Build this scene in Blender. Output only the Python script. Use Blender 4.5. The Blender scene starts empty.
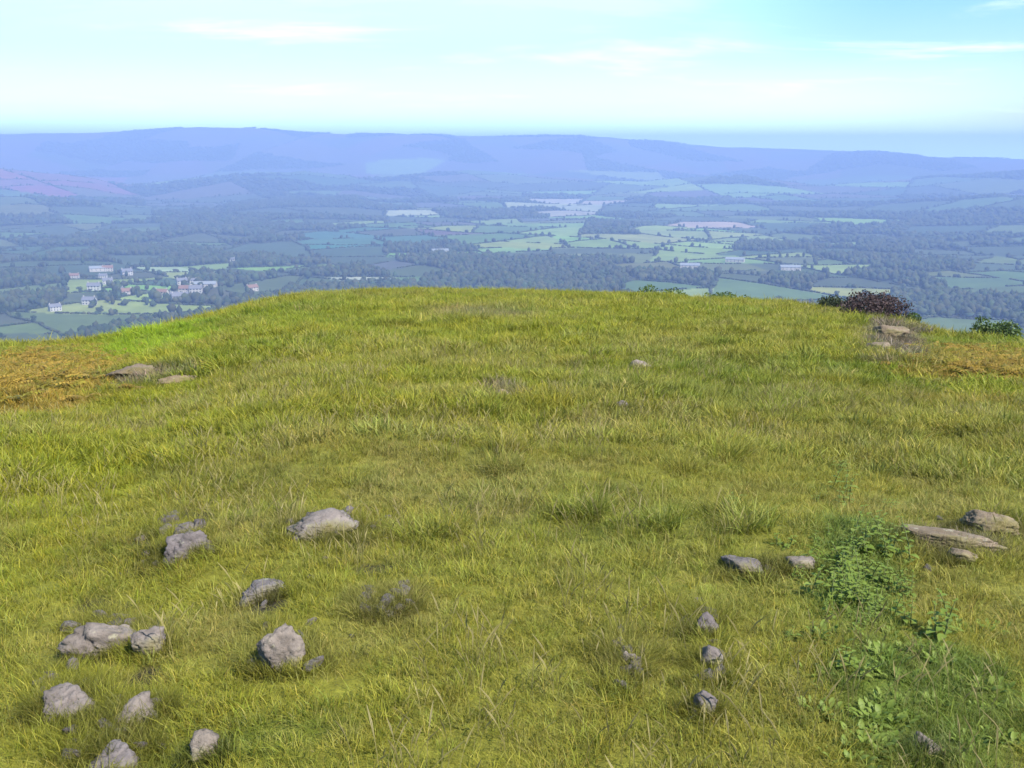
import bpy, bmesh, math, random
import numpy as np
from mathutils import Vector, Matrix, noise as mnoise
random.seed(11)
RNG = np.random.default_rng(11)
sc = bpy.context.scene
C = sc.collection

# ------------------------------------------------------------------ camera model
F = 1005.0
EYE = 1.6
HORIZON = 151.0
PITCH = math.atan((384 - HORIZON) / F)
CP, SP = math.cos(PITCH), math.sin(PITCH)

def ray(x, y):
    """azimuth and downward slope of the line of sight through a point of the view"""
    u = (x - 512) / F; v = (384 - y) / F
    Y = CP + v * SP; Z = -SP + v * CP
    return math.atan2(u, Y), -Z / math.hypot(u, Y)

def project(X, Y, Z):
    Zr = Z - EYE
    d = Y * CP - Zr * SP
    return 512 + F * X / d, 384 - F * (Y * SP + Zr * CP) / d

# ------------------------------------------------------------------ noise
def vnoise(x, y, seed=0):
    xi = np.floor(x).astype(np.int64); yi = np.floor(y).astype(np.int64)
    xf = x - xi; yf = y - yi
    u = xf * xf * xf * (xf * (xf * 6 - 15) + 10); v = yf * yf * yf * (yf * (yf * 6 - 15) + 10)
    def h(a, b):
        n = (a * 374761393 + b * 668265263 + seed * 982451653) & 0xffffffff
        n = ((n ^ (n >> 13)) * 1274126177) & 0xffffffff
        n = ((n ^ (n >> 16)) * 2246822519) & 0xffffffff
        return ((n ^ (n >> 15)) & 0xffff) / 65535.0
    a = h(xi, yi); b = h(xi + 1, yi); c = h(xi, yi + 1); d = h(xi + 1, yi + 1)
    return (a + (b - a) * u) * (1 - v) + (c + (d - c) * u) * v

def fbm(x, y, seed=0, octv=4, gain=.5):
    x = np.asarray(x, float); y = np.asarray(y, float)
    s = 0; a = 1; t = 0
    for o in range(octv):
        s = s + a * (vnoise(x * 2 ** o + 17.3 * o, y * 2 ** o - 9.1 * o, seed + o) - .5); t += a; a *= gain
    return s / t * 2        # about -1..1

def sstep(a, b, x):
    t = np.clip((x - a) / (b - a), 0, 1); return t * t * (3 - 2 * t)

def smax(a, b, k):
    h = np.clip(.5 + .5 * (a - b) / k, 0, 1)
    return b + (a - b) * h + k * h * (1 - h)

# ------------------------------------------------------------------ the lie of the land
VALLEY = -220.0
BROW = [(-400, 420, 18), (-150, 372, 22), (0, 349, 26), (60, 347, 27), (105, 341, 28), (160, 327, 30), (210, 314, 33), (260, 302, 36), (310, 294, 39), (400, 290, 42),
        (520, 290, 43), (620, 293, 42), (700, 298, 40), (790, 303, 37), (850, 311, 34), (900, 322, 31), (950, 336, 28),
        (1024, 345, 26), (1180, 372, 22), (1424, 420, 18)]
_ba, _bt, _bd = [], [], []
for x, y, d in BROW:
    a, t = ray(x, y + 4.5); _ba.append(a); _bt.append(t); _bd.append(d)

def hill_z(az, r):
    tb = np.interp(az, _ba, _bt); D = np.interp(az, _ba, _bd)
    a = tb - EYE / D
    x = r * np.sin(az); y = r * np.cos(az)
    z = -a * r * sstep(0, 2.0, r)
    # past the brow the slope steepens to about 0.5
    t = np.maximum(r - D, 0)
    z = z - .48 * (t - 26 * (1 - np.exp(-t / 26)))
    w = sstep(1.5, 6, r)
    damp = 1 - .8 * sstep(D * .55, D * .9, r)
    z = z + w * damp * (.16 * fbm(x / 4.2, y / 4.2, 5, 3) + .10 * fbm(x / 1.3, y / 1.3, 9, 2)) + w * .05 * fbm(x / .9, y / .9, 12, 2)
    z = z + w * (1 - damp) * (.20 * fbm(x / 3.4, y / 3.4, 31, 4) + .10 * fbm(x / 1.1, y / 1.1, 33, 3))
    return z

SKY = [(-600, 150), (-200, 142), (0, 134), (100, 132.5), (150, 130), (200, 127.5), (250, 128), (300, 133), (400, 135), (520, 136), (610, 137), (660, 142),
       (720, 147), (800, 149), (880, 152), (930, 157), (1024, 159), (1200, 157), (1700, 150)]
RIDGE2 = [(-600, 180), (0, 170), (60, 174), (130, 184), (220, 176), (300, 172), (380, 178), (470, 170), (560, 178), (640, 182), (720, 176), (820, 186),
          (900, 180), (1024, 172), (1700, 176)]
RIDGE3 = [(-600, 205), (0, 196), (90, 202), (180, 212), (270, 205), (350, 199), (430, 214), (540, 226), (640, 222), (720, 210), (800, 214), (880, 204), (960, 198), (1024, 196), (1700, 205)]
def _tab(t):
    a = [ray(x, y) for x, y in t]
    return [p[0] for p in a], [p[1] for p in a]
_S, _R2, _R3 = _tab(SKY), _tab(RIDGE2), _tab(RIDGE3)

def valley_z(az, r):
    x = r * np.sin(az); y = r * np.cos(az)
    base = VALLEY + 16 * fbm(x / 900, y / 900, 40, 4) + 3 * fbm(x / 180, y / 180, 44, 2)
    def ridge(tab, Rc, w, seed, amp):
        rc = Rc * (1 + .10 * fbm(az * 5 + 3, az * 0 + seed, seed, 3))
        crest = EYE - np.interp(az, *tab) * rc
        crest = crest + amp * fbm(az * 26, az * 0 + .5, seed + 2, 4) + amp * .5 * fbm(x / 700, y / 700, seed + 5, 4)
        return VALLEY - 25 + (crest - VALLEY + 25) * np.exp(-np.abs((r - rc) / w) ** 1.7)
    z = smax(base, ridge(_R3, 4300, 800, 60, 10), 18)
    z = smax(z, ridge(_R2, 6200, 1000, 70, 12), 18)
    z = smax(z, ridge(_S, 9000, 1500, 80, 7), 20)
    return z

def H(az, r):
    return smax(hill_z(az, r), valley_z(az, r), 12.0)

def Hxy(x, y):
    x = np.asarray(x, float); y = np.asarray(y, float)
    return H(np.arctan2(x, y), np.hypot(x, y))

def ground_at(px, py, rmin=1.5, rmax=60.0):
    """where the line of sight through (px, py) first meets the land"""
    az, t = ray(px, py)
    r = np.geomspace(rmin, rmax, 6000)
    g = H(np.full_like(r, az), r) - (EYE - t * r)
    k = np.argmax(g > 0)
    if not (g > 0).any(): k = np.argmax(g)
    R = r[k]
    return R * math.sin(az), R * math.cos(az), float(H(np.array([az]), np.array([R]))[0]), R

# ------------------------------------------------------------------ helpers
def tag(o, label=None, cat=None, group=None, kind=None):
    if label: o['label'] = label
    if cat: o['category'] = cat
    if group: o['group'] = group
    if kind: o['kind'] = kind
    return o

def link(name, me, mat=None, parent=None, smooth=True):
    o = bpy.data.objects.new(name, me); C.objects.link(o)
    if mat: me.materials.append(mat)
    if parent: o.parent = parent
    if smooth and len(me.polygons): me.polygons.foreach_set('use_smooth', [True] * len(me.polygons))
    return o

def empty(name, loc, rz=0):
    o = bpy.data.objects.new(name, None); C.objects.link(o)
    o.location = loc; o.rotation_euler = (0, 0, rz); o.empty_display_size = .1
    return o

def mesh_np(name, V, Fc, quads):
    n = 4 if quads else 3
    me = bpy.data.meshes.new(name)
    me.vertices.add(len(V)); me.vertices.foreach_set('co', np.ascontiguousarray(V, dtype=np.float32).ravel())
    me.loops.add(len(Fc) * n); me.loops.foreach_set('vertex_index', np.ascontiguousarray(Fc, dtype=np.int32).ravel())
    me.polygons.add(len(Fc))
    me.polygons.foreach_set('loop_start', np.arange(0, len(Fc) * n, n, dtype=np.int32))
    me.update(calc_edges=True)
    me.validate()
    return me

def add_color(me, name, col):
    at = me.color_attributes.new(name, 'FLOAT_COLOR', 'POINT')
    c = np.ones((len(col), 4), np.float32); c[:, :3] = col
    at.data.foreach_set('color', c.ravel())

def copy_tree(o, parent=None):
    c = o.copy(); C.objects.link(c)
    if parent: c.parent = parent
    for ch in list(o.children): copy_tree(ch, c)
    return c

# ------------------------------------------------------------------ materials
def new_mat(name):
    m = bpy.data.materials.new(name); m.use_nodes = True
    nt = m.node_tree; b = nt.nodes['Principled BSDF']
    b.inputs['Roughness'].default_value = .9
    b.inputs['Specular IOR Level'].default_value = .25
    return m, nt, b

def node(nt, t, **kw):
    n = nt.nodes.new(t)
    for k, v in kw.items():
        if k in n.inputs: n.inputs[k].default_value = v
        else: setattr(n, k, v)
    return n

def ramp(nt, fac, stops):
    r = nt.nodes.new('ShaderNodeValToRGB')
    e = r.color_ramp.elements
    while len(e) < len(stops): e.new(.5)
    for i, (p, c) in enumerate(stops): e[i].position = p; e[i].color = (*c, 1)
    nt.links.new(fac, r.inputs['Fac']); return r.outputs['Color']

def mix(nt, a, b, fac, mode='MIX'):
    m = nt.nodes.new('ShaderNodeMix'); m.data_type = 'RGBA'; m.blend_type = mode
    for s, v in ((m.inputs[6], a), (m.inputs[7], b), (m.inputs[0], fac)):
        if hasattr(v, 'is_linked'): nt.links.new(v, s)
        elif isinstance(v, (int, float)): s.default_value = v
        else: s.default_value = (*v, 1)
    return m.outputs[2]

def world_noise(nt, scale, detail=5, rough=.6, coord='pos'):
    if coord == 'pos': s = nt.nodes.new('ShaderNodeNewGeometry').outputs['Position']
    else: s = nt.nodes.new('ShaderNodeTexCoord').outputs['Object']
    n = node(nt, 'ShaderNodeTexNoise', Scale=scale, Detail=detail, Roughness=rough)
    nt.links.new(s, n.inputs['Vector']); return n.outputs['Fac']

def leaf_mat(name, c0, c1, transl=.3, instancer=None, attr=None):
    m, nt, b = new_mat(name)
    oi = nt.nodes.new('ShaderNodeObjectInfo')
    if instancer:
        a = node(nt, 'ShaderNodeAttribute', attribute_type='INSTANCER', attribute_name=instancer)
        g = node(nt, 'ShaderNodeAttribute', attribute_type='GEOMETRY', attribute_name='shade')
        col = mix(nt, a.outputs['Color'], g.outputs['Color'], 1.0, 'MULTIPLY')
    else:
        n = world_noise(nt, 9, 3, .6, 'obj')
        col = ramp(nt, n, [(.32, c0), (.68, c1)])
    nt.links.new(col, b.inputs['Base Color'])
    b.inputs['Roughness'].default_value = .55
    t = nt.nodes.new('ShaderNodeBsdfTranslucent'); nt.links.new(col, t.inputs['Color'])
    ms = nt.nodes.new('ShaderNodeMixShader'); ms.inputs[0].default_value = transl
    nt.links.new(b.outputs[0], ms.inputs[1]); nt.links.new(t.outputs[0], ms.inputs[2])
    nt.links.new(ms.outputs[0], nt.nodes['Material Output'].inputs['Surface'])
    return m

def mat_turf():
    m, nt, b = new_mat('turf')
    a = node(nt, 'ShaderNodeAttribute', attribute_type='GEOMETRY', attribute_name='tint')
    n = world_noise(nt, 14, 6, .7)
    c = mix(nt, a.outputs['Color'], ramp(nt, n, [(.3, (.55, .52, .45)), (.7, (1.1, 1.05, 1.0))]), 1.0, 'MULTIPLY')
    nt.links.new(c, b.inputs['Base Color'])
    bp = node(nt, 'ShaderNodeBump', Strength=.7, Distance=.05)
    nt.links.new(world_noise(nt, 30, 6, .7), bp.inputs['Height']); nt.links.new(bp.outputs[0], b.inputs['Normal'])
    return m

def mat_rock(name='limestone', c=((.075, .066, .066), (.185, .165, .168), (.30, .275, .28))):
    m, nt, b = new_mat(name)
    n = world_noise(nt, 5, 9, .65, 'obj')
    base = ramp(nt, n, [(.30, c[0]), (.5, c[1]), (.72, c[2])])
    n2 = world_noise(nt, 16, 4, .5, 'obj')
    base = mix(nt, base, (.33, .33, .26), ramp(nt, n2, [(.62, (0, 0, 0)), (.70, (.7, .7, .7))]))
    n3 = world_noise(nt, 2.6, 5, .6, 'obj')
    base = mix(nt, base, (.11, .12, .02), ramp(nt, n3, [(.50, (0, 0, 0)), (.66, (.85, .85, .85))]))
    n4 = world_noise(nt, 42, 3, .6, 'obj')
    base = mix(nt, base, (.06, .058, .055), ramp(nt, n4, [(.30, (.8, .8, .8)), (.38, (0, 0, 0))]))
    oi = nt.nodes.new('ShaderNodeObjectInfo')
    base = mix(nt, base, ramp(nt, oi.outputs['Random'], [(.0, (.70, .66, .66)), (.35, (1.05, 1.0, .98)), (.65, (1.15, 1.05, .86)), (1, (.86, .84, .90))]), 1.0, 'MULTIPLY')
    n5 = world_noise(nt, 1.3, 4, .6, 'obj')
    base = mix(nt, base, (.14, .095, .055), ramp(nt, n5, [(.52, (0, 0, 0)), (.66, (.6, .6, .6))]))
    nt.links.new(base, b.inputs['Base Color'])
    bp = node(nt, 'ShaderNodeBump', Strength=.9, Distance=.02)
    nt.links.new(world_noise(nt, 22, 10, .72, 'obj'), bp.inputs['Height']); nt.links.new(bp.outputs[0], b.inputs['Normal'])
    return m

def mat_land():
    m, nt, b = new_mat('farmland')
    a = node(nt, 'ShaderNodeAttribute', attribute_type='GEOMETRY', attribute_name='tint')
    n = world_noise(nt, .02, 8, .65)
    c = mix(nt, a.outputs['Color'], ramp(nt, n, [(.3, (.72, .74, .7)), (.7, (1.25, 1.2, 1.2))]), 1.0, 'MULTIPLY')
    nt.links.new(c, b.inputs['Base Color'])
    return m

def plain(name, c, rough=.85, var=.25, scale=1.5):
    m, nt, b = new_mat(name)
    n = world_noise(nt, scale, 5, .6, 'obj')
    lo = tuple(v * (1 - var) for v in c); hi = tuple(min(1, v * (1 + var)) for v in c)
    nt.links.new(ramp(nt, n, [(.3, lo), (.7, hi)]), b.inputs['Base Color'])
    b.inputs['Roughness'].default_value = rough
    return m

# ------------------------------------------------------------------ near hill
def az_ring(front_deg, step, coarse):
    f = np.arange(-front_deg, front_deg + 1e-6, step)
    b = np.arange(front_deg + coarse, 360 - front_deg - 1e-6, coarse)
    return np.radians(np.concatenate([f, b]))

def wrap(az): return (az + math.pi) % (2 * math.pi) - math.pi

def polar(name, az, rr, zf, centre=False):
    A, R = np.meshgrid(az, rr)
    Z = zf(wrap(A), R)
    V = np.stack([R * np.sin(A), R * np.cos(A), Z], -1).reshape(-1, 3)
    n, m = len(rr), len(az)
    i, j = np.meshgrid(np.arange(n - 1), np.arange(m), indexing='ij')
    j2 = (j + 1) % m
    Q = np.stack([i * m + j, i * m + j2, (i + 1) * m + j2, (i + 1) * m + j], -1).reshape(-1, 4)[:, ::-1]
    return V, Q

# colour of the hill's own vegetation plus painted rock shade, from soft-edged patches that lie on the hill
PATCH = []
def patch(px, py, wx, wy, col, k):
    x, y, z, r = ground_at(px, py)
    # patch axes: across the slope and away from it
    rx = wx / F * r
    _, y1, _, r1 = ground_at(px, py + wy * .5); _, y2, _, r2 = ground_at(px, max(py - wy * .5, 285))
    PATCH.append((x, y, max(rx, .1), max(abs(r2 - r1) / 2, .15), col, k))
OLIVE = np.array((.230, .238, .018)); GREEN = np.array((.150, .202, .013)); STRAW = np.array((.245, .225, .060))
DARK = np.array((.085, .092, .010)); RUST = np.array((.27, .195, .030)); SOIL = np.array((.20, .155, .11)); LUSH = np.array((.105, .168, .026)); ROCK_SHADE = np.array((.035, .028, .020))  # last tone is shade painted into the turf by the rocks
BRIGHT = np.array((.20, .30, .010))
patch(40, 374, 80, 50, RUST, 1); patch(985, 370, 75, 46, RUST, .75); patch(895, 340, 32, 40, SOIL, .85)
patch(158, 340, 54, 30, BRIGHT, .72); patch(155, 378, 45, 22, SOIL, .85); patch(985, 395, 70, 18, BRIGHT, .5)
patch(860, 560, 52, 110, LUSH, .8); patch(930, 700, 105, 150, LUSH, .75); patch(500, 394, 25, 18, SOIL, .7)
patch(480, 318, 60, 14, SOIL, .35); patch(640, 660, 35, 70, STRAW, .3); patch(250, 745, 110, 40, LUSH, .4); patch(640, 345, 60, 30, STRAW, .3)
patch(950, 540, 50, 24, SOIL, .7); patch(740, 345, 90, 60, STRAW, .2); patch(70, 640, 60, 60, STRAW, .2)
for a_ in ((96, 610, 24, 14), (268, 607, 30, 12), (50, 673, 22, 16), (196, 519, 18, 14), (84, 664, 20, 10), (150, 541, 14, 8), (140, 682, 24, 10), (86, 728, 24, 10), (380, 572, 16, 8), (955, 532, 52, 12), (985, 548, 30, 8)): patch(*a_, ROCK_SHADE, .95)  # shadows behind the rocks, painted into the turf colour

def veg(x, y, ground=False):
    """colour and local growth (0 short .. 1 tall) of the turf"""
    n1 = fbm(x / 3.1, y / 3.1, 101, 4); n2 = fbm(x / .8, y / .8, 111, 3); n3 = fbm(x / 7, y / 7, 121, 3)
    n4 = fbm(x / .16, y / .16, 131, 3)
    c = np.tile(OLIVE, (len(x), 1))
    def lay(col, w): return c + (col - c) * np.clip(w, 0, 1)[:, None]
    c = lay(GREEN, .75 * sstep(.05, .55, n1)); c = lay(STRAW, .55 * sstep(.12, .6, n2)); c = lay(DARK, .45 * sstep(.18, .62, -n2))
    c = lay(STRAW, .35 * sstep(.1, .6, -n3)); c = lay(GREEN, .35 * sstep(.15, .6, n3))
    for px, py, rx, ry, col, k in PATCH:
        if col is ROCK_SHADE and not ground: k = k * .5  # painted rock shade darkens the blades less than the ground
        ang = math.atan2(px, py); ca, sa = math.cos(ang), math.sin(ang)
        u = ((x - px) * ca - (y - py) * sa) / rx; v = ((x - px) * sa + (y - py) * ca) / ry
        d = np.sqrt(u * u + v * v) + .35 * n2 + .2 * n1 + (.75 * n4 if col is ROCK_SHADE else 0)
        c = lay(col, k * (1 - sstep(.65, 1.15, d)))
    return c, n1, n2

az = az_ring(42, .25, 3); rr = np.concatenate([np.linspace(.02, 1.2, 8), np.geomspace(1.3, 320, 420)])
V, Q = polar('hill', az, rr, H)
me = mesh_np('hillside', V, Q, True); HILL_V = V
hill = link('hillside', me, mat_turf()); tag(hill, 'broad rounded grassy hilltop falling away to the valley', 'hillside', kind='structure')

# ------------------------------------------------------------------ grass
def make_tuft(name, n, rad, hmin, hmax, width, lean, segs=3, seed=0, mat=None):
    rg = np.random.default_rng(seed)
    V, Fc, S = [], [], []
    for b in range(n):
        a = rg.uniform(0, 2 * math.pi); d = rad * math.sqrt(rg.uniform(0, 1))
        bx, by = d * math.cos(a), d * math.sin(a)
        h = rg.uniform(hmin, hmax); w = width * rg.uniform(.6, 1.2)
        la = a + rg.normal(0, .9); L = lean * rg.uniform(.2, 1.3)
        fa = rg.uniform(0, math.pi); fx, fy = math.cos(fa) * w, math.sin(fa) * w
        s0 = rg.uniform(.62, 1.25); dry = rg.uniform() < .14
        i0 = len(V)
        for k in range(segs + 1):
            t = k / segs
            cx = bx + math.cos(la) * L * h * t * t; cy = by + math.sin(la) * L * h * t * t
            cz = h * (t - .35 * min(L, 1.2) * t * t) - .015
            ww = (1 - t) ** .7 * .9 + .05
            V += [(cx - fx * ww, cy - fy * ww, cz), (cx + fx * ww, cy + fy * ww, cz)]
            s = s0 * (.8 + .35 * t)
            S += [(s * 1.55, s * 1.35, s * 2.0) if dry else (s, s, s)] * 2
            if k: 
                j = i0 + 2 * k; Fc.append((j - 2, j - 1, j + 1, j))
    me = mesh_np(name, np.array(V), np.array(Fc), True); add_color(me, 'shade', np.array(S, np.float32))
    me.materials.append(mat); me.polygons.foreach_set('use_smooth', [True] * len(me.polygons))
    o = bpy.data.objects.new(name, me)
    return o

GRASS = leaf_mat('grass_blades', None, None, .38, 'tint')

def scatter(name, P, rot, scl, pick, tint, sources, label, cat):
    col = bpy.data.collections.new(name + '_sources')
    for s in sources: col.objects.link(s)
    me = bpy.data.meshes.new(name); me.vertices.add(len(P)); me.vertices.foreach_set('co', np.ascontiguousarray(P, np.float32).ravel())
    a = me.attributes.new('rot', 'FLOAT_VECTOR', 'POINT'); a.data.foreach_set('vector', np.ascontiguousarray(rot, np.float32).ravel())
    a = me.attributes.new('scl', 'FLOAT_VECTOR', 'POINT'); a.data.foreach_set('vector', np.ascontiguousarray(scl, np.float32).ravel())
    a = me.attributes.new('pick', 'INT', 'POINT'); a.data.foreach_set('value', np.ascontiguousarray(pick, np.int32))
    t4 = np.ones((len(P), 4), np.float32); t4[:, :3] = tint
    a = me.attributes.new('tint', 'FLOAT_COLOR', 'POINT'); a.data.foreach_set('color', t4.ravel())
    o = bpy.data.objects.new(name, me); C.objects.link(o)
    ng = bpy.data.node_groups.new(name, 'GeometryNodeTree')
    ng.interface.new_socket('Geometry', in_out='INPUT', socket_type='NodeSocketGeometry')
    ng.interface.new_socket('Geometry', in_out='OUTPUT', socket_type='NodeSocketGeometry')
    N = ng.nodes; L = ng.links
    gi = N.new('NodeGroupInput'); go = N.new('NodeGroupOutput')
    m2p = N.new('GeometryNodeMeshToPoints'); iop = N.new('GeometryNodeInstanceOnPoints'); ci = N.new('GeometryNodeCollectionInfo')
    ci.inputs['Collection'].default_value = col; ci.inputs['Separate Children'].default_value = True; ci.inputs['Reset Children'].default_value = True
    def na(nm, ty):
        n = N.new('GeometryNodeInputNamedAttribute'); n.data_type = ty; n.inputs['Name'].default_value = nm; return n.outputs['Attribute']
    L.new(gi.outputs[0], m2p.inputs[0]); L.new(m2p.outputs[0], iop.inputs['Points']); L.new(ci.outputs[0], iop.inputs['Instance'])
    iop.inputs['Pick Instance'].default_value = True
    L.new(na('pick', 'INT'), iop.inputs['Instance Index']); L.new(na('rot', 'FLOAT_VECTOR'), iop.inputs['Rotation']); L.new(na('scl', 'FLOAT_VECTOR'), iop.inputs['Scale'])
    L.new(iop.outputs[0], go.inputs[0])
    md = o.modifiers.new('scatter', 'NODES'); md.node_group = ng
    tag(o, label, cat, kind='stuff')
    return o

tufts = [make_tuft('tuft_%d' % i, 70, .085, .025, .075, .0021, 1.1, 3, 100 + i, GRASS) for i in range(5)] + \
        [make_tuft('tuft_tall_%d' % i, 85, .075, .06, .17, .0024, .9, 4, 200 + i, GRASS) for i in range(3)] + \
        [make_tuft('tuft_wide_%d' % i, 90, .17, .05, .13, .006, 1.0, 3, 300 + i, GRASS) for i in range(4)]

def fan(n, r0, r1, half):
    r = np.sqrt(RNG.uniform(r0 * r0, r1 * r1, n)); a = RNG.uniform(-half, half, n)
    return r * np.sin(a), r * np.cos(a), r

def build_grass():
    P, R, S, K, T = [], [], [], [], []
    HALF = math.radians(36)
    for (r0, r1, dens, s0, kinds) in ((1.6, 4.5, 330, .85, 'fine'), (4.5, 8, 190, 1.1, 'fine'), (8, 15, 80, 1.0, 'mixed'), (15, 28, 26, 1.45, 'wide'), (28, 62, 11, 2.1, 'wide')):
        HALF = math.radians(60 if r0 < 4 else (48 if r0 < 8 else 38))
        n = int(dens * HALF * (r1 * r1 - r0 * r0))
        x, y, r = fan(n, r0, r1, HALF)
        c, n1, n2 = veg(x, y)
        clump = fbm(x / .45, y / .45, 140, 2)
        tall = (clump + .5 * n1 > .62)
        if kinds == 'fine': k = np.where(tall, RNG.integers(5, 8, n), RNG.integers(0, 5, n))
        elif kinds == 'mixed': k = np.where(tall, RNG.integers(5, 8, n), RNG.integers(8, 12, n))
        else: k = RNG.integers(8, 12, n)
        s = s0 * RNG.uniform(.7, 1.3, n) * (1 + .22 * np.clip(clump, -.6, 1))
        c = c * RNG.uniform(.78, 1.25, (n, 1)) * np.stack([RNG.uniform(.88, 1.14, n), np.ones(n), RNG.uniform(.8, 1.3, n)], -1)
        dry = RNG.uniform(0, 1, n) < .07
        c[dry] = c[dry] * .35 + STRAW * .75
        # bare stony ground and painted rock shade carry little grass
        keep = np.ones(n, bool)
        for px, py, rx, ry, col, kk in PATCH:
            if (col is SOIL or col is ROCK_SHADE) and kk > .6:
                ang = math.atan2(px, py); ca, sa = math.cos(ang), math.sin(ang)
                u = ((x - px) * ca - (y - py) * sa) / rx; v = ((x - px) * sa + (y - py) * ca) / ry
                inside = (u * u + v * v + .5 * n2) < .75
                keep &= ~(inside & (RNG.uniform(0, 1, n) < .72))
        z = Hxy(x, y)
        P.append(np.stack([x, y, z], -1)[keep]); K.append(k[keep]); T.append(c[keep])
        R.append(np.stack([RNG.normal(0, .15, n), RNG.normal(0, .15, n), RNG.uniform(0, 6.28, n)], -1)[keep])
        sz = s * RNG.uniform(.75, 1.3, n) * (.85 if kinds == 'wide' else 1)
        S.append(np.stack([s, s, sz], -1)[keep])
    for cx, cy, a, b in ROCKS:       # longer grass left ungrazed against the rocks
        n = max(4, min(int(26 * (a + b) / .2), 90))
        t = RNG.uniform(0, 6.28, n); q = RNG.uniform(.85, 1.3, n); x = cx + np.cos(t) * a * q; y = cy + np.sin(t) * b * q
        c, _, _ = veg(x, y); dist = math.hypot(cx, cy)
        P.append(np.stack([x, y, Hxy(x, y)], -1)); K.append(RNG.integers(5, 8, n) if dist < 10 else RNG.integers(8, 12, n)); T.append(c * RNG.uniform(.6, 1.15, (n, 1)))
        R.append(np.stack([RNG.normal(0, .15, n), RNG.normal(0, .15, n), RNG.uniform(0, 6.28, n)], -1)); s = RNG.uniform(.35, .8, n) * (1 if dist < 10 else 1.2); S.append(np.stack([s, s, s], -1))
    scatter('grass', np.concatenate(P), np.concatenate(R), np.concatenate(S), np.concatenate(K), np.concatenate(T), tufts,
            'rough olive green hilltop grass with straw coloured blades', 'grass')

# bare stems with seed heads
def build_stems():
    src = []
    for i in range(4):
        rg = np.random.default_rng(400 + i); V, Fc, S = [], [], []
        for b in range(7):
            bx, by = rg.normal(0, .05, 2); h = rg.uniform(.14, .30); la = rg.uniform(0, 6.28); L = rg.uniform(.1, .5)
            for fa in (0, 1.57):
                i0 = len(V); fx, fy = math.cos(fa), math.sin(fa)
                for k in range(6):
                    t = k / 5; w = .0009 if k < 4 else (.0035 if k == 4 else .0008)
                    cx = bx + math.cos(la) * L * h * t * t; cy = by + math.sin(la) * L * h * t * t; cz = h * (t - .2 * t * t)
                    V += [(cx - fx * w, cy - fy * w, cz), (cx + fx * w, cy + fy * w, cz)]; S += [(1, 1, 1)] * 2
                    if k: j = i0 + 2 * k; Fc.append((j - 2, j - 1, j + 1, j))
        me = mesh_np('seed_stem_%d' % i, np.array(V), np.array(Fc), True); add_color(me, 'shade', np.array(S)); me.materials.append(GRASS)
        src.append(bpy.data.objects.new('seed_stem_%d' % i, me))
    x, y, r = fan(2600, 1.8, 16, math.radians(35)); m = fbm(x / 1.1, y / 1.1, 177, 3) > .02
    x, y = x[m], y[m]; n = len(x)
    c = np.tile(np.array((.32, .27, .11)), (n, 1)) * RNG.uniform(.7, 1.15, (n, 1))
    scatter('seeding_grass_stems', np.stack([x, y, Hxy(x, y)], -1), np.stack([np.zeros(n), np.zeros(n), RNG.uniform(0, 6.28, n)], -1),
            np.repeat(RNG.uniform(.6, 1.15, (n, 1)), 3, 1), RNG.integers(0, 4, n), c, src, 'thin straw coloured seed stems rising out of the turf', 'grass')
build_stems()

# rusty bracken on both shoulders of the hill
def build_bracken():
    src = []
    for i in range(3):
        rg = np.random.default_rng(500 + i); V, Fc, S = [], [], []
        for f in range(9):
            a = rg.uniform(0, 6.28); L = rg.uniform(.25, .5); up = rg.uniform(.3, .8)
            for k in range(1, 9):
                t = k / 8; cx, cy, cz = math.cos(a) * L * t, math.sin(a) * L * t, L * up * t * (1.25 - .75 * t)
                for s in (-1, 1):
                    l = .16 * (1.05 - t); px, py = -math.sin(a) * s * l, math.cos(a) * s * l
                    dx, dy = math.cos(a) * .025, math.sin(a) * .025
                    j = len(V); V += [(cx - dx, cy - dy, cz), (cx + dx, cy + dy, cz), (cx + px + dx, cy + py + dy, cz - .02), (cx + px, cy + py, cz - .025)]
                    q = rg.uniform(.6, 1.3); S += [(q, q, q)] * 4; Fc.append((j, j + 1, j + 2, j + 3))
        me = mesh_np('frond_%d' % i, np.array(V), np.array(Fc), True); add_color(me, 'shade', np.array(S)); me.materials.append(GRASS)
        src.append(bpy.data.objects.new('frond_%d' % i, me))
    X, Y = [], []
    for (cx, cy, wx, wy, n) in ((40, 368, 66, 20, 300), (990, 362, 62, 16, 210)):
        for _ in range(n):
            px = cx + RNG.normal(0, wx * .6); py = cy + RNG.normal(0, wy * .6)
            if py < 346: continue
            x, y, z, r = ground_at(px, py)
            X.append(x); Y.append(y)
    x, y = np.array(X), np.array(Y); n = len(x)
    c = np.where(RNG.uniform(0, 1, (n, 1)) < .7, np.array([[.30, .20, .036]]), np.array([[.22, .19, .025]])) * RNG.uniform(.7, 1.2, (n, 1))
    scatter('bracken', np.stack([x, y, Hxy(x, y)], -1), np.stack([np.zeros(n), np.zeros(n), RNG.uniform(0, 6.28, n)], -1),
            np.repeat(RNG.uniform(.5, 1.0, (n, 1)), 3, 1), RNG.integers(0, 3, n), c, src, 'rusty orange bracken on the shoulders of the hill', 'bracken')
build_bracken()

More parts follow.
